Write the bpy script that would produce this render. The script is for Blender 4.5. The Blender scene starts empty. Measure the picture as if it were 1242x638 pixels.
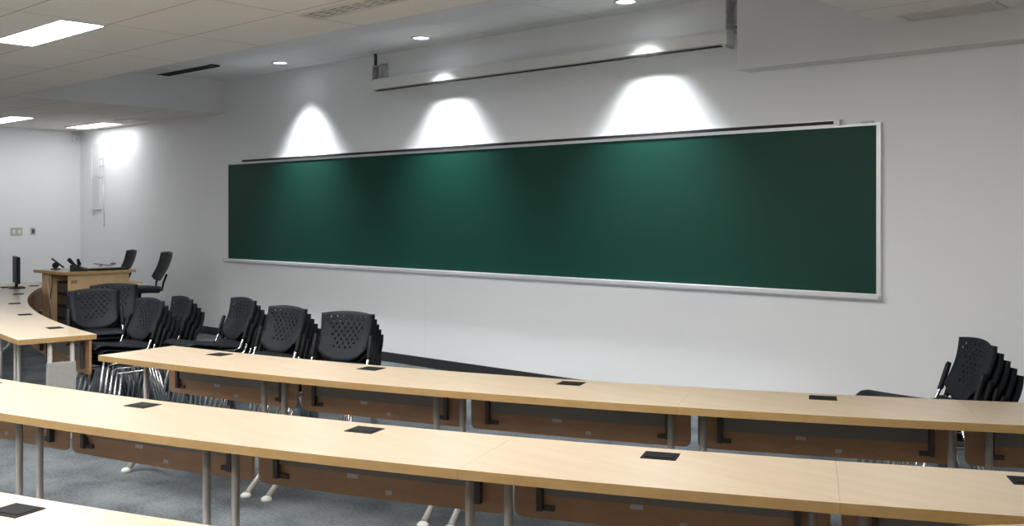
import bpy, bmesh, math, random
from mathutils import Vector, Matrix
random.seed(7)
S = bpy.context.scene
COL = S.collection
PI = math.pi
R_ = math.radians

# ------------------------------------------------------------------ materials
def new_mat(name):
    m = bpy.data.materials.new(name); m.use_nodes = True
    nt = m.node_tree
    return m, nt, nt.nodes['Principled BSDF']

def plain(name, col, rough=0.5, metal=0.0, spec=0.5, bump=0.0, bscale=200.0, var=0.0):
    m, nt, p = new_mat(name)
    p.inputs['Roughness'].default_value = rough
    p.inputs['Metallic'].default_value = metal
    p.inputs['Specular IOR Level'].default_value = spec
    p.inputs['Base Color'].default_value = (*col, 1)
    tc = nt.nodes.new('ShaderNodeTexCoord')
    n = nt.nodes.new('ShaderNodeTexNoise'); n.inputs['Scale'].default_value = bscale
    nt.links.new(tc.outputs['Object'], n.inputs['Vector'])
    if var > 0:
        r = nt.nodes.new('ShaderNodeValToRGB')
        r.color_ramp.elements[0].position = 0.3; r.color_ramp.elements[1].position = 0.7
        r.color_ramp.elements[0].color = (*[c*(1-var) for c in col], 1)
        r.color_ramp.elements[1].color = (*[min(1, c*(1+var)) for c in col], 1)
        nt.links.new(n.outputs['Fac'], r.inputs['Fac'])
        nt.links.new(r.outputs['Color'], p.inputs['Base Color'])
    if bump > 0:
        b = nt.nodes.new('ShaderNodeBump'); b.inputs['Strength'].default_value = bump; b.inputs['Distance'].default_value = 0.002
        nt.links.new(n.outputs['Fac'], b.inputs['Height'])
        nt.links.new(b.outputs['Normal'], p.inputs['Normal'])
    return m

def wood(name, c1, c2, rough, stretch=(1.2, 14, 14), spec=0.5):
    m, nt, p = new_mat(name)
    p.inputs['Roughness'].default_value = rough
    p.inputs['Specular IOR Level'].default_value = spec
    tc = nt.nodes.new('ShaderNodeTexCoord'); mp = nt.nodes.new('ShaderNodeMapping')
    mp.inputs['Scale'].default_value = stretch
    n = nt.nodes.new('ShaderNodeTexNoise'); n.inputs['Scale'].default_value = 2.0; n.inputs['Detail'].default_value = 6
    r = nt.nodes.new('ShaderNodeValToRGB')
    r.color_ramp.elements[0].position = 0.35; r.color_ramp.elements[1].position = 0.68
    r.color_ramp.elements[0].color = (*c1, 1); r.color_ramp.elements[1].color = (*c2, 1)
    nt.links.new(tc.outputs['Object'], mp.inputs['Vector']); nt.links.new(mp.outputs['Vector'], n.inputs['Vector'])
    nt.links.new(n.outputs['Fac'], r.inputs['Fac']); nt.links.new(r.outputs['Color'], p.inputs['Base Color'])
    return m

def emit(name, col, strength):
    m, nt, p = new_mat(name)
    p.inputs['Base Color'].default_value = (0.9, 0.9, 0.9, 1)
    p.inputs['Emission Color'].default_value = (*col, 1)
    p.inputs['Emission Strength'].default_value = strength
    return m

def math_node(nt, op, a, b=None, c=None):
    n = nt.nodes.new('ShaderNodeMath'); n.operation = op
    for i, v in enumerate((a, b, c)):
        if v is None: continue
        if isinstance(v, (int, float)): n.inputs[i].default_value = v
        else: nt.links.new(v, n.inputs[i])
    return n.outputs[0]

def tile_mat(name, col, x0, px, y0, py, line=(0.46, 0.40, 0.34), w=0.0045):
    # suspended ceiling tiles: the seams of the T-bar grid are a pattern on the ceiling
    m, nt, p = new_mat(name)
    p.inputs['Roughness'].default_value = 0.9; p.inputs['Specular IOR Level'].default_value = 0.2
    g = nt.nodes.new('ShaderNodeNewGeometry'); s = nt.nodes.new('ShaderNodeSeparateXYZ')
    nt.links.new(g.outputs['Position'], s.inputs[0])
    def line_of(axis, o, per):
        d = math_node(nt, 'PINGPONG', math_node(nt, 'SUBTRACT', s.outputs[axis], o), per/2)
        return math_node(nt, 'LESS_THAN', d, w)
    f = math_node(nt, 'MAXIMUM', line_of(0, x0, px), line_of(1, y0, py))
    n = nt.nodes.new('ShaderNodeTexNoise'); n.inputs['Scale'].default_value = 90
    nt.links.new(g.outputs['Position'], n.inputs['Vector'])
    r = nt.nodes.new('ShaderNodeValToRGB')
    r.color_ramp.elements[0].color = (*[c*0.93 for c in col], 1); r.color_ramp.elements[1].color = (*col, 1)
    nt.links.new(n.outputs['Fac'], r.inputs['Fac'])
    mx = nt.nodes.new('ShaderNodeMix'); mx.data_type = 'RGBA'
    nt.links.new(f, mx.inputs['Factor']); nt.links.new(r.outputs['Color'], mx.inputs[6])
    mx.inputs[7].default_value = (*line, 1)
    nt.links.new(mx.outputs[2], p.inputs['Base Color'])
    return m

def wall_mat(name, col, seam_x=None):
    m, nt, p = new_mat(name)
    p.inputs['Roughness'].default_value = 0.6; p.inputs['Specular IOR Level'].default_value = 0.25
    g = nt.nodes.new('ShaderNodeNewGeometry')
    n = nt.nodes.new('ShaderNodeTexNoise'); n.inputs['Scale'].default_value = 1.3; n.inputs['Detail'].default_value = 3
    nt.links.new(g.outputs['Position'], n.inputs['Vector'])
    r = nt.nodes.new('ShaderNodeValToRGB')
    r.color_ramp.elements[0].color = (*[c*0.975 for c in col], 1); r.color_ramp.elements[1].color = (*col, 1)
    nt.links.new(n.outputs['Fac'], r.inputs['Fac'])
    out = r.outputs['Color']
    if seam_x is not None:
        s = nt.nodes.new('ShaderNodeSeparateXYZ'); nt.links.new(g.outputs['Position'], s.inputs[0])
        f = math_node(nt, 'COMPARE', s.outputs[0], seam_x, 0.004)
        mx = nt.nodes.new('ShaderNodeMix'); mx.data_type = 'RGBA'
        nt.links.new(math_node(nt, 'MULTIPLY', f, 0.12), mx.inputs['Factor']); nt.links.new(out, mx.inputs[6])
        mx.inputs[7].default_value = (0.2, 0.2, 0.2, 1); out = mx.outputs[2]
    nt.links.new(out, p.inputs['Base Color'])
    n2 = nt.nodes.new('ShaderNodeTexNoise'); n2.inputs['Scale'].default_value = 160
    nt.links.new(g.outputs['Position'], n2.inputs['Vector'])
    b = nt.nodes.new('ShaderNodeBump'); b.inputs['Strength'].default_value = 0.06; b.inputs['Distance'].default_value = 0.002
    nt.links.new(n2.outputs['Fac'], b.inputs['Height']); nt.links.new(b.outputs['Normal'], p.inputs['Normal'])
    return m

def carpet_mat():
    m, nt, p = new_mat('carpet')
    p.inputs['Roughness'].default_value = 0.95; p.inputs['Specular IOR Level'].default_value = 0.1
    g = nt.nodes.new('ShaderNodeNewGeometry')
    a = nt.nodes.new('ShaderNodeTexNoise'); a.inputs['Scale'].default_value = 3.2; a.inputs['Detail'].default_value = 5
    b = nt.nodes.new('ShaderNodeTexNoise'); b.inputs['Scale'].default_value = 55; b.inputs['Detail'].default_value = 3
    for n in (a, b): nt.links.new(g.outputs['Position'], n.inputs['Vector'])
    s = math_node(nt, 'ADD', math_node(nt, 'MULTIPLY', a.outputs['Fac'], 0.6), math_node(nt, 'MULTIPLY', b.outputs['Fac'], 0.4))
    r = nt.nodes.new('ShaderNodeValToRGB')
    r.color_ramp.elements[0].position = 0.36; r.color_ramp.elements[1].position = 0.64
    r.color_ramp.elements[0].color = (0.075, 0.087, 0.097, 1); r.color_ramp.elements[1].color = (0.19, 0.212, 0.228, 1)
    nt.links.new(s, r.inputs['Fac']); nt.links.new(r.outputs['Color'], p.inputs['Base Color'])
    bp = nt.nodes.new('ShaderNodeBump'); bp.inputs['Strength'].default_value = 0.5; bp.inputs['Distance'].default_value = 0.004
    nt.links.new(b.outputs['Fac'], bp.inputs['Height']); nt.links.new(bp.outputs['Normal'], p.inputs['Normal'])
    return m

M = {}
M['wall'] = wall_mat('wall_paint', (0.85, 0.86, 0.87), -7.78)
M['soffit'] = wall_mat('soffit_paint', (0.74, 0.735, 0.73))
M['tile'] = tile_mat('ceiling_tile', (0.88, 0.83, 0.765), -6.77, 1.235, 4.45, 0.615)
M['tile2'] = tile_mat('recess_tile', (0.84, 0.84, 0.83), -6.77, 1.235, 6.24, 0.64, line=(0.55, 0.55, 0.55))
M['carpet'] = carpet_mat()
M['top'] = wood('maple_laminate', (0.525, 0.42, 0.30), (0.57, 0.465, 0.34), 0.29)
M['edge'] = wood('maple_edge_band', (0.41, 0.255, 0.10), (0.46, 0.295, 0.12), 0.4)
M['panel'] = wood('brown_panel', (0.35, 0.19, 0.095), (0.41, 0.225, 0.115), 0.5)
M['lectern'] = wood('lectern_wood', (0.58, 0.39, 0.20), (0.66, 0.46, 0.25), 0.45, (8, 8, 1))
M['leg'] = plain('leg_paint', (0.44, 0.42, 0.39), 0.4, 0.1, bscale=60, var=0.04)
M['glide'] = plain('pale_glide', (0.75, 0.75, 0.72), 0.4)
M['black'] = plain('black_plastic', (0.008, 0.0085, 0.010), 0.5, spec=0.2, bump=0.15, bscale=400)
M['shell'] = plain('chair_shell', (0.009, 0.0115, 0.0155), 0.55, spec=0.18, bump=0.25, bscale=700)
M['hatch'] = plain('hatch_black', (0.010, 0.010, 0.011), 0.6, spec=0.15)
M['hatchlid'] = plain('hatch_lid', (0.012, 0.0125, 0.0135), 0.65, spec=0.12, bscale=300, var=0.1)
M['chrome'] = plain('chrome', (0.62, 0.64, 0.66), 0.22, 1.0)
M['board'] = plain('chalkboard_green', (0.0075, 0.049, 0.034), 0.42, spec=0.16, bump=0.12, bscale=900, var=0.05)
M['alu'] = plain('aluminium', (0.70, 0.71, 0.72), 0.35, 0.35)
M['cork'] = plain('rail_insert', (0.012, 0.012, 0.012), 0.7)
M['white'] = plain('white_enamel', (0.78, 0.77, 0.74), 0.28, spec=0.6)
M['bracket'] = plain('galvanised', (0.50, 0.50, 0.51), 0.5, 0.0, bscale=30, var=0.2)
M['fixture'] = plain('fixture_white', (0.78, 0.79, 0.79), 0.4)
M['silver'] = plain('silver_trim', (0.70, 0.71, 0.72), 0.3, 0.6)
M['vent'] = plain('vent_enamel', (0.66, 0.62, 0.56), 0.5)
M['ventdark'] = plain('vent_dark', (0.10, 0.10, 0.10), 0.7)
M['slot'] = plain('slot_black', (0.014, 0.013, 0.016), 0.5)
M['plate'] = plain('plate_beige', (0.50, 0.49, 0.45), 0.4)
M['baseboard'] = plain('baseboard_rubber', (0.022, 0.021, 0.024), 0.5)
M['bin'] = plain('pale_grey_plastic', (0.36, 0.36, 0.335), 0.5, bscale=40, var=0.04)
M['dark'] = plain('dark_metal', (0.065, 0.053, 0.045), 0.5, 0.1)
M['sticker'] = plain('paper_sticker', (0.48, 0.45, 0.42), 0.6)
M['screen'] = plain('screen_glass', (0.01, 0.01, 0.012), 0.1)
M['grey'] = plain('cable_grey', (0.33, 0.33, 0.34), 0.5)
M['fabric'] = plain('seat_fabric', (0.012, 0.013, 0.017), 0.8, bump=0.4, bscale=500)
M['light'] = emit('troffer_diffuser', (1.0, 0.985, 0.96), 33.0)
M['lightfar'] = emit('troffer_diffuser_dim', (0.97, 0.99, 1.0), 7.5)
M['tray'] = plain('tray_grey', (0.20, 0.178, 0.155), 0.55)
M['lens'] = emit('downlight_lens', (0.88, 0.955, 1.0), 7.0)

# ------------------------------------------------------------------ mesh builder
class MB:
    def __init__(self): self.bm = bmesh.new()
    def box(self, x0, x1, y0, y1, z0, z1, mi=0, mat=None):
        vs = [self.bm.verts.new(p) for p in ((x0,y0,z0),(x1,y0,z0),(x1,y1,z0),(x0,y1,z0),(x0,y0,z1),(x1,y0,z1),(x1,y1,z1),(x0,y1,z1))]
        if mat is not None:
            for v in vs: v.co = mat @ v.co
        for f in ((0,3,2,1),(4,5,6,7),(0,1,5,4),(1,2,6,5),(2,3,7,6),(3,0,4,7)):
            fc = self.bm.faces.new([vs[i] for i in f]); fc.material_index = mi
        return self
    def prism(self, poly, z0, z1, side=0, top=0, bottom=None):
        # poly counter-clockwise seen from above
        a = sum(poly[i][0]*poly[(i+1) % len(poly)][1]-poly[(i+1) % len(poly)][0]*poly[i][1] for i in range(len(poly)))
        if a < 0: poly = poly[::-1]
        lo = [self.bm.verts.new((x, y, z0)) for x, y in poly]; hi = [self.bm.verts.new((x, y, z1)) for x, y in poly]
        f = self.bm.faces.new(hi); f.material_index = top
        f = self.bm.faces.new(lo[::-1]); f.material_index = side if bottom is None else bottom
        n = len(poly)
        for i in range(n):
            f = self.bm.faces.new((lo[i], lo[(i+1) % n], hi[(i+1) % n], hi[i])); f.material_index = side
        return self
    def tube(self, pts, r, n=10, mi=0, flat=None):
        pts = [Vector(p) for p in pts]
        rs = r if isinstance(r, (list, tuple)) else [r]*len(pts)
        rings = []; ref = None
        for i, p in enumerate(pts):
            t = (pts[min(i+1, len(pts)-1)] - pts[max(i-1, 0)]).normalized()
            if ref is None:
                ref = Vector((1, 0, 0)) if abs(t.x) < 0.9 else Vector((0, 1, 0))
            u = (ref - t*ref.dot(t)).normalized(); v = t.cross(u); ref = u
            rings.append([self.bm.verts.new(p + (u*math.cos(2*PI*k/n) + v*math.sin(2*PI*k/n))*rs[i]) for k in range(n)])
        for a, b in zip(rings, rings[1:]):
            for k in range(n):
                f = self.bm.faces.new((a[k], a[(k+1) % n], b[(k+1) % n], b[k])); f.smooth = True; f.material_index = mi
        self.bm.faces.new(rings[0][::-1]); self.bm.faces.new(rings[-1])
        return self
    def grid(self, P, smooth=True):
        vs = [[self.bm.verts.new(p) for p in row] for row in P]
        for i in range(len(P)-1):
            for j in range(len(P[0])-1):
                f = self.bm.faces.new((vs[i][j], vs[i][j+1], vs[i+1][j+1], vs[i+1][j])); f.smooth = smooth
        return vs
    def solidify(self, t):
        bmesh.ops.recalc_face_normals(self.bm, faces=self.bm.faces)
        bmesh.ops.solidify(self.bm, geom=self.bm.faces[:], thickness=t)
        return self
    def build(self, name, mats, parent=None, loc=None, rz=0, bevel=0, **tags):
        bmesh.ops.recalc_face_normals(self.bm, faces=self.bm.faces)
        me = bpy.data.meshes.new(name); self.bm.to_mesh(me); self.bm.free()
        for m in (mats if isinstance(mats, (list, tuple)) else [mats]): me.materials.append(M[m])
        o = bpy.data.objects.new(name, me); COL.objects.link(o)
        if parent is not None: o.parent = parent
        if loc is not None: o.location = loc
        o.rotation_euler.z = rz
        if bevel:
            b = o.modifiers.new('bevel', 'BEVEL'); b.width = bevel; b.segments = 2; b.limit_method = 'ANGLE'; b.angle_limit = R_(40)
        for k, v in tags.items():
            if v: o[k] = v
        return o

def thing(name, label, category, loc=(0, 0, 0), rz=0, group=None):
    o = bpy.data.objects.new(name, None); COL.objects.link(o)
    o.location = loc; o.rotation_euler.z = rz; o.empty_display_size = 0.1
    o['label'] = label; o['category'] = category
    if group: o['group'] = group
    return o

def copy_tree(o, parent=None):
    c = o.copy(); COL.objects.link(c)
    if parent is not None: c.parent = parent
    for ch in [x for x in bpy.data.objects if x.parent == o]: copy_tree(ch, c)
    return c

ST = dict(kind='structure')

# ------------------------------------------------------------------ room
WY, LX, RX, BY = 7.08, -15.9, 1.45, -3.5
CZ, RZ = 2.905, 3.33
RX0, RX1, RY0 = -11.66, -2.83, 4.45          # recess in the ceiling above the board
MB().box(LX-.2, RX+.2, BY-.2, WY+.2, -.1, 0).build('floor', 'carpet', **ST)
MB().box(LX-.2, RX+.2, WY, WY+.2, 0, 3.6).build('wall_front', 'wall', **ST)
MB().box(LX-.2, LX, BY, WY, 0, 3.6).build('wall_left', 'wall', **ST)
MB().box(RX, RX+.2, BY, WY, 0, 3.6).build('wall_right', 'wall', **ST)
MB().box(LX-.2, RX+.2, BY-.2, BY, 0, 3.6).build('wall_back', 'wall', **ST)
def slab(x0, x1, y0, y1):
    b = MB(); b.prism([(x0, y0), (x1, y0), (x1, y1), (x0, y1)], CZ, 3.6, side=1, top=1, bottom=0); return b
c = MB()
for r in ((LX, RX, BY, RY0), (LX, RX0, RY0, WY), (RX1, RX, RY0, WY)):
    c.prism([(r[0], r[2]), (r[1], r[2]), (r[1], r[3]), (r[0], r[3])], CZ, 3.6, side=1, top=1, bottom=0)
c.build('ceiling', ['tile', 'soffit'], **ST)
MB().box(RX0, RX1, RY0, WY, RZ, 3.6).build('ceiling', 'tile2', **ST)
MB().box(RX0, RX1, RY0, 6.12, RZ-.02, RZ).build('trim_1', 'soffit', **ST)
MB().box(-4.0, RX, 6.877, WY, 2.705, CZ).box(-4.0, RX1, 6.877, WY, CZ, RZ).build('trim_2', 'soffit', **ST)
MB().box(LX, RX, WY-.012, WY, 0, .10).build('baseboard_front', 'baseboard', **ST)
MB().box(LX, LX+.012, BY, WY-.012, 0, .10).build('baseboard_left', 'baseboard', **ST)

# ------------------------------------------------------------------ ceiling lights
def troffer(x, y, label, mat='light'):
    t = thing('ceiling_light', label, 'light', (x, y, CZ), 0, 'recessed fluorescent ceiling lights')
    a, b = .60, .145
    f = MB()
    for (x0, x1, y0, y1) in ((-a-.02, a+.02, -b-.02, -b), (-a-.02, a+.02, b, b+.02), (-a-.02, -a, -b, b), (a, a+.02, -b, b)):
        f.box(x0, x1, y0, y1, -.010, 0)
    f.build('frame', 'fixture', t)
    MB().box(-a, a, -b, b, -.007, -.001).build('diffuser', mat, t)
    return t
troffer(-7.43, 3.06, 'bright rectangular ceiling light nearest the camera, at upper left of the photo')
troffer(-14.65, 6.72, 'bright ceiling light close to the front wall, right above its left corner panel', 'lightfar')
troffer(-14.65, 5.48, 'bright ceiling light cut by the left photo edge, above the plain left wall', 'lightfar')
UN = 'unseen ceiling light added to brighten the desks and room, behind or beside the camera'
ADDED_LIGHTS = [(-4.95, 3.06), (-2.5, 3.06), (-9.85, .6), (-7.4, .6), (-4.95, .6), (-2.5, .6),
          (-7.4, -1.85), (-4.95, -1.85), (-2.5, -1.85)]
for x, y in ADDED_LIGHTS: troffer(x, y, UN)  # unseen lights, added out of view to brighten desks and room

def downlight(x, label, y=6.66, watts=240):
    t = thing('downlight', label, 'light', (x, y, RZ), 0, 'round downlights above the board')
    n = 28; b = MB()
    P = []
    for k in range(n+1):
        a = 2*PI*k/n; P.append([(rr*math.cos(a), rr*math.sin(a), zz) for rr, zz in ((.100, 0), (.100, -.008), (.082, -.012), (.076, -.004), (.072, -.001))])
    b.grid(P); bmesh.ops.remove_doubles(b.bm, verts=b.bm.verts, dist=1e-5); b.build('trim_ring', 'silver', t)
    c = MB(); c.prism([(.076*math.cos(2*PI*k/n), .076*math.sin(2*PI*k/n)) for k in range(n)], -.005, -.001); c.build('lens', 'lens', t)
    l = bpy.data.lights.new('downlight_beam', 'SPOT'); l.energy = watts; l.spot_size = R_(83); l.spot_blend = 1.0
    l.shadow_soft_size = .085; l.color = (.93, .975, 1.0)
    o = bpy.data.objects.new('downlight_beam', l); COL.objects.link(o); o.parent = t; o.location = (0, 0, -.03); o.rotation_euler = (R_(5), 0, 0)
downlight(-9.78, 'leftmost lit round downlight in the ceiling recess, left of the screen housing')
downlight(-7.38, 'middle lit round downlight in the recess, above the left half of the screen housing')
downlight(-4.90, 'rightmost lit round downlight at the top edge, above the right half of the screen housing')

# ------------------------------------------------------------------ vents
def linear_vent(x, y, lx, ly, label, z=CZ, frame='vent', rows=3, slots=10):
    t = thing('ceiling_vent', label, 'vent', (x, y, z), 0, 'ceiling air vents')
    a, b = lx/2, ly/2; f = MB()
    for (x0, x1, y0, y1) in ((-a, a, -b, -b+.02), (-a, a, b-.02, b), (-a, -a+.03, -b+.02, b-.02), (a-.03, a, -b+.02, b-.02)):
        f.box(x0, x1, y0, y1, -.012, 0)
    f.build('frame', frame, t)
    MB().box(-a+.03, a-.03, -b+.02, b-.02, -.003, -.001).build('backing', 'ventdark', t)
    g = MB(); w = (2*b-.04)/rows
    for i in range(rows+1):
        yy = -b+.02+i*w; g.box(-a+.03, a-.03, yy-.011, yy+.011, -.009, -.0035)
    for k in range(slots+1):
        xx = -a+.03+(2*a-.06)*k/slots; g.box(xx-.02, xx+.02, -b+.02, b-.02, -.0088, -.0036)
    g.build('grille', frame, t)
linear_vent(-4.90, 3.985, 1.25, .18, 'slotted linear air vent in the beige ceiling at the top edge, near the recess')
linear_vent(-2.335, 6.70, .62, .25, 'grey rectangular air vent in the ceiling at upper right, above the bulkhead', rows=8, slots=2)
linear_vent(-13.42, 6.70, .58, .24, 'small air vent beside the far ceiling light near the front wall', rows=6, slots=2)
t = thing('slot_diffuser', 'long black slot diffuser at the left end of the ceiling recess', 'vent', (-11.06, 6.215, RZ))
MB().box(-.59, .59, -.085, -.07, -.02, 0).box(-.59, .59, .07, .085, -.02, 0).box(-.59, -.575, -.07, .07, -.02, 0).box(.575, .59, -.07, .07, -.02, 0).build('frame', 'slot', t)
MB().box(-.575, .575, -.07, .07, -.008, -.001).box(-.575, .575, -.004, .004, -.018, -.008).build('blade', 'slot', t)

# ------------------------------------------------------------------ chalkboard
BX0, BX1, BZ0, BZ1 = -11.52, -2.975, 1.02, 2.228
t = thing('chalkboard', 'very long dark green chalkboard with aluminium frame across the front wall', 'chalkboard', ((BX0+BX1)/2, WY, BZ0))
hw, hh = (BX1-BX0)/2, BZ1-BZ0
MB().box(-hw, hw, -.022, 0, 0, hh).build('writing_surface', 'board', t)
MB().box(-hw, hw, -.030, 0, hh, hh+.018).build('top_frame', 'alu', t)
MB().box(hw, hw+.032, -.032, 0, -.045, hh+.018).build('side_frame', 'alu', t)
MB().box(-hw-.008, -hw, -.028, 0, -.045, hh+.018).build('side_frame', 'alu', t)
tr = MB(); W2 = hw+.035
prof = [(0, -.045), (-.055, -.045), (-.085, -.030), (-.085, -.004), (-.078, -.004), (-.078, -.022), (-.050, -.030), (-.03, -.01), (-.026, .0), (0, .0)]
for x in (-W2,): pass
vs = [[tr.bm.verts.new((x, p[0], p[1])) for p in prof] for x in (-W2, W2)]
n = len(prof)
for i in range(n): tr.bm.faces.new((vs[0][i], vs[0][(i+1) % n], vs[1][(i+1) % n], vs[1][i]))
tr.bm.faces.new(vs[0][::-1]); tr.bm.faces.new(vs[1])
tr.build('chalk_tray', 'alu', t)
xa, xb = -11.19-(BX0+BX1)/2, -3.27-(BX0+BX1)/2
rail = MB().box(xa, xb, -.036, -.006, hh+.018, hh+.055).build('map_rail', 'alu', t)
MB().box(xa+.01, xb-.02, -.040, -.036, hh+.025, hh+.049).build('rail_insert', 'cork', rail)
MB().box(xb-.02, xb+.025, -.045, -.004, hh+.012, hh+.058).build('end_cap', 'white', rail)
MB().box(hw-.11, hw-.03, -.04, -.004, hh+.018, hh+.032).build('hinge', 'bracket', t)

# ------------------------------------------------------------------ projection screen housing
SX0, SX1 = -8.50, -4.135
t = thing('projection_screen', 'white rolled up projection screen housing mounted high above the chalkboard', 'screen', ((SX0+SX1)/2, WY, 2.925))
L = (SX1-SX0)/2
c = MB(); prof = [(-.02, .0), (-.115, .0), (-.128, .012), (-.128, .10), (-.108, .125), (-.02, .125)]
vs = [[c.bm.verts.new((x, p[0], p[1])) for p in prof] for x in (-L, L)]
n = len(prof)
for i in range(n): c.bm.faces.new((vs[0][i], vs[0][(i+1) % n], vs[1][(i+1) % n], vs[1][i]))
c.bm.faces.new(vs[0][::-1]); c.bm.faces.new(vs[1])
c.build('housing', 'white', t)
MB().box(-L+.10, L-.06, -.128, -.085, -.008, -.001).build('weight_bar', 'cork', t)
MB().box(-L+.05, -L+.09, -.125, -.09, -.008, -.001).build('pull_tab', 'cork', t)
for sx in (-1, 1):
    x = sx*(L-.06) if sx < 0 else L+.045
    b = MB()
    b.box(x-.062, x+.062, -.012, 0, .10, .30 if sx < 0 else .36)
    b.box(x-.062, x-.050, -.12, -.012, .10 if sx < 0 else -.02, .27 if sx < 0 else .36); b.box(x-.05, x+.062, -.12, -.012, .255 if sx < 0 else .345, .27 if sx < 0 else .36)
    if sx < 0:
        b.box(x+.05, x+.062, -.12, -.012, .126, .255)
    br = b.build('wall_bracket', 'bracket', t)
    if sx < 0:
        MB().box(x-.062, x-.048, -.09, -.06, .27, .405).build('hanger_rod', 'dark', br)
    MB().tube([(x+.02, -.0125, .20), (x+.02, -.022, .20)], .010).build('bolt', 'dark', br)
    MB().tube([(x-.02, -.0125, .15), (x-.02, -.022, .15)], .010).build('bolt', 'dark', br)

# ------------------------------------------------------------------ wall fittings
t = thing('wall_panel', 'tall narrow white panel mounted on the front wall near the left corner', 'wall panel', (-15.305, WY, 1.668))
f = MB(); w, h = .155, 1.025
for (x0, x1, z0, z1) in ((-w, -w+.02, 0, h), (w-.035, w, 0, h), (-w+.02, w-.035, 0, .02), (-w+.02, w-.035, h-.03, h)): f.box(x0, x1, -.03, 0, z0, z1)
f.build('frame', 'fixture', t)
MB().box(-w+.02, w-.035, -.018, 0, .02, .505).build('insert', 'alu', t)
MB().box(-w+.02, w-.035, -.018, 0, .515, h-.03).build('insert', 'fixture', t)
MB().box(-.07, .05, -.026, -.018, .497, .523).build('clip', 'silver', t)
t = thing('hook_rail', 'short white rail with metal hooks on the wall beside the narrow panel', 'hook rail', (-15.06, WY, 2.0))
MB().box(-.028, .028, -.02, 0, .05, .52, ).build('rail', 'fixture', t)
for zz in (.14, .31, .42):
    MB().tube([(0, -.02, zz+.03), (0, -.05, zz+.02), (.015, -.075, zz), (.02, -.09, zz+.012)], .008).build('hook', 'bracket', t)
t = thing('shadow_strip', 'thin pale cord added for the shadow on the wall below the hook rail', 'strip', (-15.02, WY-.03, 1.45))  # thin strip put where a shadow runs down the wall
MB().tube([(0, 0, .60), (.004, 0, .3), (.012, 0, 0)], .006, 6).build('strip', 'alu', t)
MB().tube([(.012, 0, 0), (.012, 0, -.05)], [.008, .012], 8).build('strip_end', 'alu', t)
for nm, yc, zc, hw_, hh_, lab in (('switch_plate', 6.105, 1.327, .085, .062, 'wide beige double plate on the left wall, left of the small one'), ('outlet_plate', 6.35, 1.33, .038, .056, 'narrow beige outlet plate on the left wall, nearest the corner')):
    t = thing(nm, lab, 'wall plate', (LX, yc, zc))
    MB().box(0, .007, -hw_, hw_, -hh_, hh_).build('plate', 'plate', t, bevel=.002)
    for q in ((-.04, .04) if hw_ > .05 else (0,)):
        MB().box(.007, .013, q-.018, q+.018, -.03, .03).build('rocker' if hw_ > .05 else 'socket', 'fixture' if hw_ > .05 else 'dark', t)
t = thing('corner_sensor', 'small white sensor high in the left corner of the room', 'sensor', (LX, 6.99, 2.80))
MB().prism([(0, -.03), (.04, -.03), (.055, 0), (.04, .03), (0, .03)], -.06, .05).build('housing', 'fixture', t)
MB().box(.055, .058, -.008, .008, -.03, -.01).build('lens', 'grey', t)

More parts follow.
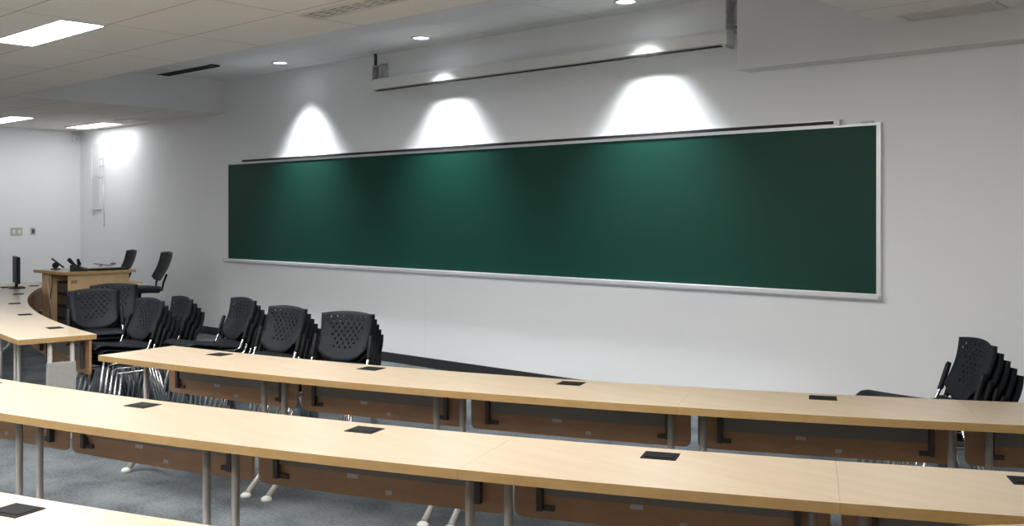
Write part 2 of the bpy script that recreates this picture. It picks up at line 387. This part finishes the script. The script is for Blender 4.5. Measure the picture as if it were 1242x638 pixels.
# ------------------------------------------------------------------ curved desks
CR = (-8.05, 16.5)      # centre of the arcs right of the aisle
CL = (-5.6, 16.3)       # centre of the arcs left of the aisle
TZ = .73
def desk(C, sg, Rb, depth, d0, d1, label, group, end_support=False):
    def P(R, deg): a = R_(deg); return (C[0]+sg*R*math.sin(a), C[1]-R*math.cos(a))
    mid = (d0+d1)/2; o = P(Rb+depth/2, mid)
    t = thing('curved_desk', label, 'desk', (o[0], o[1], 0), 0, group)
    def Q(R, deg): p = P(R, deg); return (p[0]-o[0], p[1]-o[1])
    g = math.degrees(.0004/Rb); n = 10
    A = [d0+g+(d1-d0-2*g)*k/n for k in range(n+1)]
    MB().prism([Q(Rb, a) for a in A]+[Q(Rb+depth, a) for a in A[::-1]], TZ-.034, TZ, side=1, top=0, bottom=1).build('tabletop', ['top', 'edge'], t)
    # modesty panel with folded ends
    m = math.degrees(1/Rb); rp = Rb+.03
    e0, e1 = d0+.018*m, d1-.018*m
    mm = [e0+.085*m+(e1-e0-.17*m)*k/8 for k in range(9)]
    cols = [(e0, .475), (e0+.004*m, .455), (e0+.014*m, .444), (e0+.03*m, .440)]
    cols = cols+[(a, .440) for a in mm]+[(d0+d1-a, z) for a, z in cols[::-1]]
    pb = MB(); zt = TZ-.035
    rows = [[pb.bm.verts.new((*Q(rr, a), zz)) for a, zz in [(a, z) for a, z in cols]] for rr in (rp, rp+.017)]
    tops = [[pb.bm.verts.new((*Q(rr, a), zt)) for a, z in cols] for rr in (rp, rp+.017)]
    for k in range(len(cols)-1):
        for q in ((rows[0][k], rows[0][k+1], tops[0][k+1], tops[0][k]), (rows[1][k], tops[1][k], tops[1][k+1], rows[1][k+1]),
                  (rows[0][k], rows[1][k], rows[1][k+1], rows[0][k+1]), (tops[0][k], tops[0][k+1], tops[1][k+1], tops[1][k])):
            pb.bm.faces.new(q)
    for k in (0, -1): pb.bm.faces.new((rows[0][k], tops[0][k], tops[1][k], rows[1][k]))
    pn = pb.build('modesty_panel', 'panel', t)
    for s, e in ((1, mm[0]+.012*m), (-1, mm[-1]-.012*m)):
        b = MB()
        b.prism([Q(rp+.018, e), Q(rp+.018, e+s*.022*m), Q(rp+.045, e+s*.022*m), Q(rp+.045, e)], .475, .69)
        b.prism([Q(rp+.018, e+s*.022*m), Q(rp+.018, e+s*.065*m), Q(rp+.030, e+s*.065*m), Q(rp+.030, e+s*.022*m)], .475, .495)
        b.build('corner_bracket', 'dark', pn)
    ta = [mm[0]+.038*m+(mm[-1]-mm[0]-.076*m)*k/8 for k in range(9)]
    ty = MB().prism([Q(rp+.022, a) for a in ta]+[Q(rp+.034, a) for a in ta[::-1]], .535, TZ-.036)
    ty.build('cable_tray', 'tray', t)
    for k, (da, z, w) in enumerate(((-.10, .512, .024), (.07, .462, .014))):
        a = mid+da*m
        MB().prism([Q(rp+.0175, a-w*m), Q(rp+.0175, a+w*m), Q(rp+.0195, a+w*m), Q(rp+.0195, a-w*m)], z, z+.017).build('sticker', 'sticker', pn)
    for da in (-.28, .22):
        a = mid+da*m
        MB().prism([Q(rp+.0345, a-.007*m), Q(rp+.0345, a+.007*m), Q(rp+.040, a+.007*m), Q(rp+.040, a-.007*m)], .655, .669).build('screw', 'dark', t)
    # legs with kicked feet
    for s, e in ((1, d0), (-1, d1)):
        a = e+s*.075*m; rl = Rb+.26
        if end_support and s > 0:            # the aisle end stands on two posts joined by a grey panel
            ae = d0+.045*m
            for rr in (Rb+.155, Rb+.305):
                px, py = Q(rr, ae)
                MB().tube([(px, py, 0), (px, py, TZ-.036)], .0165, 12).build('leg', 'leg', t)
            MB().prism([Q(Rb+.135, ae-.022*m), Q(Rb+.135, ae+.022*m), Q(Rb+.325, ae+.022*m), Q(Rb+.325, ae-.022*m)], .002, .55).build('end_support', 'bin', t, bevel=.004)
            continue
        x, y = Q(rl, a); x2, y2 = Q(rl+.03, a); x3, y3 = Q(rl+.13, a)
        lg = MB().tube([(x, y, TZ-.036), (x, y, .14), (x2, y2, .095), (x3, y3, .022)], .0165, 12).build('leg', 'leg', t)
        x4, y4 = Q(rl+.145, a)
        MB().tube([(x4, y4, 0), (x4, y4, .014), (x4, y4, .024)], [.030, .030, .018], 14).build('glide', 'glide', lg)
        u = (Vector(Q(rl+.1, a))-Vector(Q(rl, a))).normalized()
        MB().prism([Q(rl-.17, a-.02*m), Q(rl-.17, a+.02*m), Q(rl+.12, a+.02*m), Q(rl+.12, a-.02*m)], TZ-.050, TZ-.0345).build('mounting_plate', 'dark', lg)
    if True:
        h0 = Rb+.065
        q = [Q(h0, mid-.062*m), Q(h0, mid+.062*m), Q(h0+.105, mid+.062*m), Q(h0+.105, mid-.062*m)]
        ht = MB().prism(q, TZ, TZ+.0025).build('power_hatch', 'hatch', t)
        q = [Q(h0+.012, mid-.050*m), Q(h0+.012, mid+.050*m), Q(h0+.088, mid+.050*m), Q(h0+.088, mid-.050*m)]
        MB().prism(q, TZ+.0025, TZ+.0045).build('lid', 'hatchlid', ht)
    return t
G = 'curved desk units'
J3 = [8.4, 13.4, 18.3, 23.55, 28.75, 33.9]
N3 = ['slanted free end beside the aisle', 'second from the aisle end', 'third from the aisle end',
      'fourth from the aisle end', 'cut by the right edge']
for i in range(5): desk(CR, 1, 13.31, .545, J3[i], J3[i+1], 'maple desk of the row nearest the chalkboard, '+N3[i], G)
J2 = [7.85, 12.4, 17.0, 21.65, 26.27, 30.9]
N2 = ['cut by the left photo edge', 'second from the left', 'third from the left',
      'fourth from left, ending at the visible seam', 'right of the visible seam']
for i in range(5): desk(CR, 1, 14.67, .535, J2[i], J2[i+1], 'maple desk of the middle row, '+N2[i], G)
J1 = [15.98, 20.2, 24.4]
N1 = ['with a hatch at the bottom left corner', 'just below the photo, continuing the corner unit']
for i in range(2): desk(CR, 1, 16.015, .535, J1[i], J1[i+1], 'maple desk of the nearest row, '+N1[i], G)
JW = [6.5, 11.9, 17.2, 22.6, 28.1, 34.2]
NW = ['at the aisle end with brown end panel', 'second from the aisle, cut by the photo edge', 'third from the aisle, at its inner bend', 'fourth from the aisle, beside the lectern', 'farthest one, carrying the monitor']
for i in range(5): desk(CL, -1, 13.11, .52, JW[i], JW[i+1], 'maple desk of the left wing, '+NW[i], G, end_support=(i == 0))

# ------------------------------------------------------------------ stacking chairs
def backrest_mesh(w, z0, z1, y0, lean, curve=.035, bow=.10, wing=0.0):
    b = MB(); nu, nv = 18, 13
    def P(u, v):
        zb = z0+bow*abs(u)**2.6
        zt = z1-.016*u*u
        z = zb+(zt-zb)*v
        x = w*u*(0.93+0.07*min(1, v*1.3))
        y = y0+(z-z0)*lean-curve*u*u+.02*math.sin(PI*v)+wing*max(0, abs(u)-.90)/.10
        return Vector((x, y, z))
    V = [[b.bm.verts.new(P(-1+2*i/nu, j/nv)) for i in range(nu+1)] for j in range(nv+1)]
    for j in range(nv):
        for i in range(nu):
            q = (V[j][i], V[j][i+1], V[j+1][i+1], V[j+1][i])
            u = -1+2*(i+.5)/nu; v = (j+.5)/nv
            if (i+j) % 2 == 0 and .22 < v < .93 and abs(u) < .25+.62*v and abs(u) < .84:
                c = sum((x.co for x in q), Vector())/4
                inn = [b.bm.verts.new(c+(x.co-c)*.54) for x in q]
                for k in range(4):
                    f = b.bm.faces.new((q[k], q[(k+1) % 4], inn[(k+1) % 4], inn[k])); f.smooth = True
            else:
                f = b.bm.faces.new(q); f.smooth = True
    return b.solidify(.006)

def make_chair():
    t = thing('stacking_chair', '', 'chair')
    b = MB(); P = []
    for j in range(15):
        v = j/14; row = []
        for i in range(15):
            u = -1+2*i/14
            y = -.245+.45*v
            z = .452-.012*(1-u*u)*math.sin(PI*min(1, v*1.05))
            z += .068*(1-v)
            if v < .14: z -= .038*((.14-v)/.14)**2
            if v > .85: z += .03*((v-.85)/.15)**2
            z -= .012*abs(u)**6
            w = .222*(1-.06*v-.04*max(0, (.12-v)/.12)**2)
            row.append((u*w, y, z))
        P.append(row)
    b.grid(P); b.solidify(.007); b.build('seat', 'shell', t)
    backrest_mesh(.192, .478, .80, .215, .36, .030, .085, .030).build('backrest', 'shell', t)
    for s in (-1, 1):
        fr = MB().tube([(s*.197, -.19, .427), (s*.197, .13, .427), (s*.202, .175, .437), (s*.202, .200, .49), (s*.200, .225, .56)], .0095, 8).build('side_frame', 'chrome', t)
        MB().tube([(s*.205, .203, .50), (s*.204, .212, .515), (s*.200, .250, .635), (s*.199, .256, .65)], [.011, .0145, .0145, .011], 10).build('upright_sleeve', 'black', fr)
        MB().tube([(s*.200, -.165, .422), (s*.218, -.20, .22), (s*.238, -.235, .012)], .0105, 8).build('leg', 'chrome', t)
        MB().tube([(s*.200, .13, .422), (s*.220, .18, .22), (s*.242, .24, .012)], .0105, 8).build('leg', 'chrome', t)
    return t
chair0 = make_chair()
used = [False]
ORD = ['topmost', 'second from top', 'third from top', 'fourth from top', 'fifth from top', 'sixth from top', 'seventh from top']
RISE, STEP = .037, .033
def stack(bx, by, n, face, where):
    # (bx, by): plan position of the top chair's upper backrest; face: direction it faces
    f = Vector(face).normalized(); rz = math.atan2(f.x, -f.y)
    for k in range(n):                       # k = 0 is the topmost
        o = chair0 if not used[0] else copy_tree(chair0)
        used[0] = True
        # local back direction is +y, i.e. -f in the world
        o.location = (bx+f.x*(.325-k*STEP), by+f.y*(.325-k*STEP), (n-1-k)*RISE)
        o.rotation_euler.z = rz
        o['label'] = ('bottom' if k == n-1 else ORD[k])+' black perforated chair '+where
        o['category'] = 'chair'; o['group'] = 'stacked black chairs'
stack(-8.10, 3.72, 6, (.98, -.30), 'of the camera-facing stack between lectern and desks')
stack(-8.56, 4.11, 6, (.91, -.42), 'of the half-hidden stack right before the lectern')
stack(-7.32, 3.81, 5, (.06, -.998), 'of the stack behind the aisle desk corner')
stack(-7.69, 4.29, 4, (-.10, -.995), 'of the stack below the left chalkboard end')
stack(-6.82, 4.32, 5, (-.08, -.997), 'in the leftmost of three neighbouring stacks')
stack(-5.98, 4.14, 5, (.142, -.99), 'in the middle of three neighbouring stacks')
stack(-5.34, 4.17, 5, (.42, -.906), 'in the rightmost of three neighbouring stacks')
stack(-1.76, 5.46, 5, (-.73, -.68), 'of the lone stack at the right edge')

# ------------------------------------------------------------------ lectern and what is on it
LXc, LYc, LZ = -11.67, 5.26, .945
t = thing('lectern', 'maple instructor lectern with open equipment bay, left of the chalkboard', 'lectern', (LXc, LYc, 0))
w, d = .355, .355
MB().prism([(-w-.07, -d-.07), (w+.05, -d-.07), (w+.05, d+.06), (-w-.07, d+.06)], LZ-.035, LZ, side=1, top=0, bottom=1).build('worktop', ['top', 'edge'], t, bevel=.003)
pn = MB().box(w-.02, w, -d, d, .04, LZ-.036).build('front_panel', 'lectern', t)
MB().box(w-.001, w+.004, -d+.03, -d+.10, LZ-.135, LZ-.095).build('hand_hole', 'panel', pn)
MB().box(-w, -w+.02, -d, d, .04, LZ-.036).build('side_panel', 'lectern', t)
MB().box(-w+.02, w-.02, d-.02, d, .04, LZ-.036).build('side_panel', 'lectern', t)
MB().box(-w+.02, -.10, -d, -d+.02, .04, LZ-.036).build('side_panel', 'lectern', t)
MB().box(-w+.02, w-.02, -d+.02, d-.02, .04, .06).build('bottom_shelf', 'lectern', t)
MB().box(-.12, -.10, -d+.02, d-.02, .06, LZ-.036).build('divider', 'lectern', t)
eq = MB().box(-.08, w-.03, -d+.06, d-.04, .07, .82).build('equipment_rack', 'black', t)
for k in range(5):
    MB().box(-.06, w-.045, -d+.052, -d+.060, .14+k*.14, .24+k*.14).build('rack_unit', 'dark', eq)
MB().tube([(-.10, -d-.006, .90), (-.16, -d-.02, .84), (-.12, -d-.014, .70), (-.06, -d-.02, .52), (-.04, -d-.012, .30)], .008, 8).build('cable', 'sticker', t)
MB().tube([(-.06, -d-.006, .90), (-.02, -d-.02, .80), (-.09, -d-.014, .62), (-.08, -d-.02, .40)], .006, 8).build('cable', 'dark', t)
MB().box(-w, w, d+.002, d+.17, .765, .79).build('side_shelf', 'lectern', t)

vx, vy = math.sin(R_(-66)), math.cos(R_(-66))     # line of sight towards the lectern
tm = thing('touch_monitor', 'small black touch panel tilted on a stand on the lectern', 'monitor', (-11.95, 5.03, LZ), R_(63))
MB().box(-.05, .05, -.04, .04, 0, .010).build('base', 'black', tm)
m = Matrix.Translation((.025, 0, .075)) @ Matrix.Rotation(R_(40), 4, 'Y')
tp = MB().box(-.085, .085, -.06, .06, -.007, .007, mat=m).build('panel', 'black', tm)
MB().box(-.078, .078, -.053, .053, .007, .009, mat=m).build('screen', 'screen', tp)
MB().tube([(.0, -.025, .046), (.0, .025, .046)], .036, 16).build('arm', 'black', tm)

ph = thing('desk_phone', 'black desk phone with raised handset on the lectern', 'phone', (-11.42, 5.07, LZ), R_(55))
b = MB()
for y in (-.08,): pass
prof = [(-.08, 0), (.10, 0), (.10, .02), (-.05, .07), (-.08, .07)]
vs = [[b.bm.verts.new((p[0], y, p[1])) for p in prof] for y in (-.08, .08)]
n = len(prof)
for i in range(n): b.bm.faces.new((vs[0][i], vs[0][(i+1) % n], vs[1][(i+1) % n], vs[1][i]))
b.bm.faces.new(vs[0][::-1]); b.bm.faces.new(vs[1])
b.build('body', 'black', ph)
MB().tube([(-.115, 0, .135), (-.10, 0, .125), (-.055, 0, .075), (-.02, 0, .055)], [.02, .024, .017, .012], 10).build('handset', 'black', ph)
MB().tube([(-.02, .05, .135), (-.015, .05, .11), (.0, .05, .06)], [.014, .018, .022], 10).build('cradle', 'black', ph)
kb = thing('keyboard', 'flat black keyboard lying on the lectern top', 'keyboard', (-11.38, 5.40, LZ), R_(90))
MB().box(-.21, .21, -.075, .075, 0, .018).build('case', 'black', kb, bevel=.004)
k_ = MB()
for i in range(14):
    for j in range(4): k_.box(-.20+i*.0288, -.176+i*.0288, -.065+j*.033, -.040+j*.033, .018, .024)
k_.build('keys', 'dark', kb)
cb = thing('coiled_cable', 'loose loop of grey cable lying over the keyboard on the lectern', 'cable', (-11.44, 5.36, LZ+.03))
pts = [(-.02+.10*math.sin(a*.9)*(1-.02*a), -.12+.03*a+.09*math.cos(a), .012+.035*abs(math.sin(a*.55))) for a in [i*.35 for i in range(30)]]
MB().tube(pts, .007, 6).build('cable', 'grey', cb)

# stools behind the lectern
def stool(x, y, rz, label):
    t = thing('drafting_stool', label, 'chair', (x, y, 0), rz, 'tall stools behind the lectern')
    b = MB(); P = []
    for j in range(13):
        v = j/12; row = []
        for i in range(13):
            u = -1+2*i/12
            sq = lambda a, c: a*math.sqrt(max(0, 1-c*c/2.4))
            row.append((sq(u, 2*v-1)*.25, sq(2*v-1, u)*.25, .715-.02*(u*u+(2*v-1)**2)))
        P.append(row)
    b.grid(P); b.solidify(.06); b.build('seat', 'fabric', t)
    backrest_mesh(.200, .765, 1.125, .225, .42, .03, .05).build('backrest', 'black', t)
    for s in (-1, 1):
        MB().tube([(s*.10, .12, .635), (s*.11, .24, .655), (s*.12, .250, .74), (s*.13, .290, .85)], .013, 8).build('back_support', 'black', t)
    MB().tube([(0, 0, .10), (0, 0, .35), (0, 0, .36), (0, 0, .655)], [.032, .032, .02, .02], 14).build('gas_column', 'black', t)
    ring = [(.20*math.cos(a), .20*math.sin(a), .26) for a in [2*PI*k/24 for k in range(25)]]
    fr = MB().tube(ring, .011, 8)
    for k in range(3):
        a = 2*PI*k/3; fr.tube([(.03*math.cos(a), .03*math.sin(a), .26), (.195*math.cos(a), .195*math.sin(a), .26)], .008, 6)
    fr.build('foot_ring', 'chrome', t)
    bs = MB()
    for k in range(5):
        a = 2*PI*k/5; bs.tube([(.02*math.cos(a), .02*math.sin(a), .11), (.28*math.cos(a), .28*math.sin(a), .07)], [.026, .016], 8)
    bs = bs.build('star_base', 'black', t)
    for k in range(5):
        a = 2*PI*k/5; x_, y_ = .28*math.cos(a), .28*math.sin(a)
        MB().tube([(x_-.018*math.sin(a), y_+.018*math.cos(a), .028), (x_+.018*math.sin(a), y_-.018*math.cos(a), .028)], .028, 12).build('caster', 'black', bs)
stool(-11.76, 5.97, R_(-8), 'tall black stool with perforated back, right of the lectern, its seat visible')
stool(-12.74, 6.00, R_(-8), 'tall black stool whose back alone shows above the lectern top')

# monitor on the wing
mo = thing('desktop_monitor', 'thin black monitor seen edge-on, standing on the left desk wing', 'monitor', (-12.24, 4.70, TZ+.001), math.atan2(vy, vx)+R_(8))
MB().prism([(-.13, -.085), (.13, -.085), (.15, 0), (.13, .085), (-.13, .085), (-.15, 0)], 0, .012).build('base', 'black', mo, bevel=.003)
MB().box(-.03, .03, -.014, .014, .012, .10).build('neck', 'black', mo)
pn = MB().box(-.22, .22, -.022, .022, .055, .365).build('panel', 'black', mo, bevel=.006)
MB().box(-.208, .208, -.0235, -.022, .067, .353).build('screen', 'screen', pn)
ms = thing('computer_mouse', 'small black mouse with cable on the left desk wing, beside the monitor', 'mouse', (-12.36, 4.46, TZ+.001), R_(40))
b = MB(); P = []
for j in range(9):
    v = j/8; P.append([(.032*u*math.sin(PI*max(.02, min(.98, v)))**.5, -.055+.11*v, .034*math.sin(PI*max(.03, min(.97, v)))**.6*math.sqrt(max(0, 1-u*u))) for u in [-1+2*i/8 for i in range(9)]])
b.grid(P); b.build('body', 'black', ms)
MB().tube([(0, .055, .01), (.02, .12, .006), (.10, .16, .006), (.16, .10, .006), (.12, .02, .006)], .005, 6).build('cable', 'black', ms)

# pale counter corner, bottom right
ct = thing('side_counter', 'pale wooden counter whose edge just shows at the bottom right corner', 'counter', (-.712, 2.318, 0), math.atan2(.11, .10))
MB().box(-.09, .80, -.42, 0, .887, .917).build('worktop', ['top'], ct, bevel=.003)
MB().box(-.06, .77, -.39, -.03, .05, .886).build('cabinet', 'lectern', ct)
MB().box(-.04, .75, -.37, -.05, 0, .05).build('plinth', 'dark', ct)

# ------------------------------------------------------------------ world, camera, view
w = bpy.data.worlds.new('world'); S.world = w; w.use_nodes = True
w.node_tree.nodes['Background'].inputs['Color'].default_value = (.02, .02, .02, 1)
cam = bpy.data.cameras.new('camera'); cam.sensor_width = 36; cam.lens = 1221/1242*36
cam.shift_y = -59/1242; cam.clip_start = .05
co = bpy.data.objects.new('camera', cam); COL.objects.link(co)
co.location = (0, 0, 1.59); co.rotation_euler = (PI/2, 0, R_(42.78))
S.camera = co
S.view_settings.view_transform = 'Standard'; S.view_settings.look = 'None'
S.view_settings.exposure = 0.70; S.view_settings.gamma = 1; S.view_settings.use_curve_mapping = False
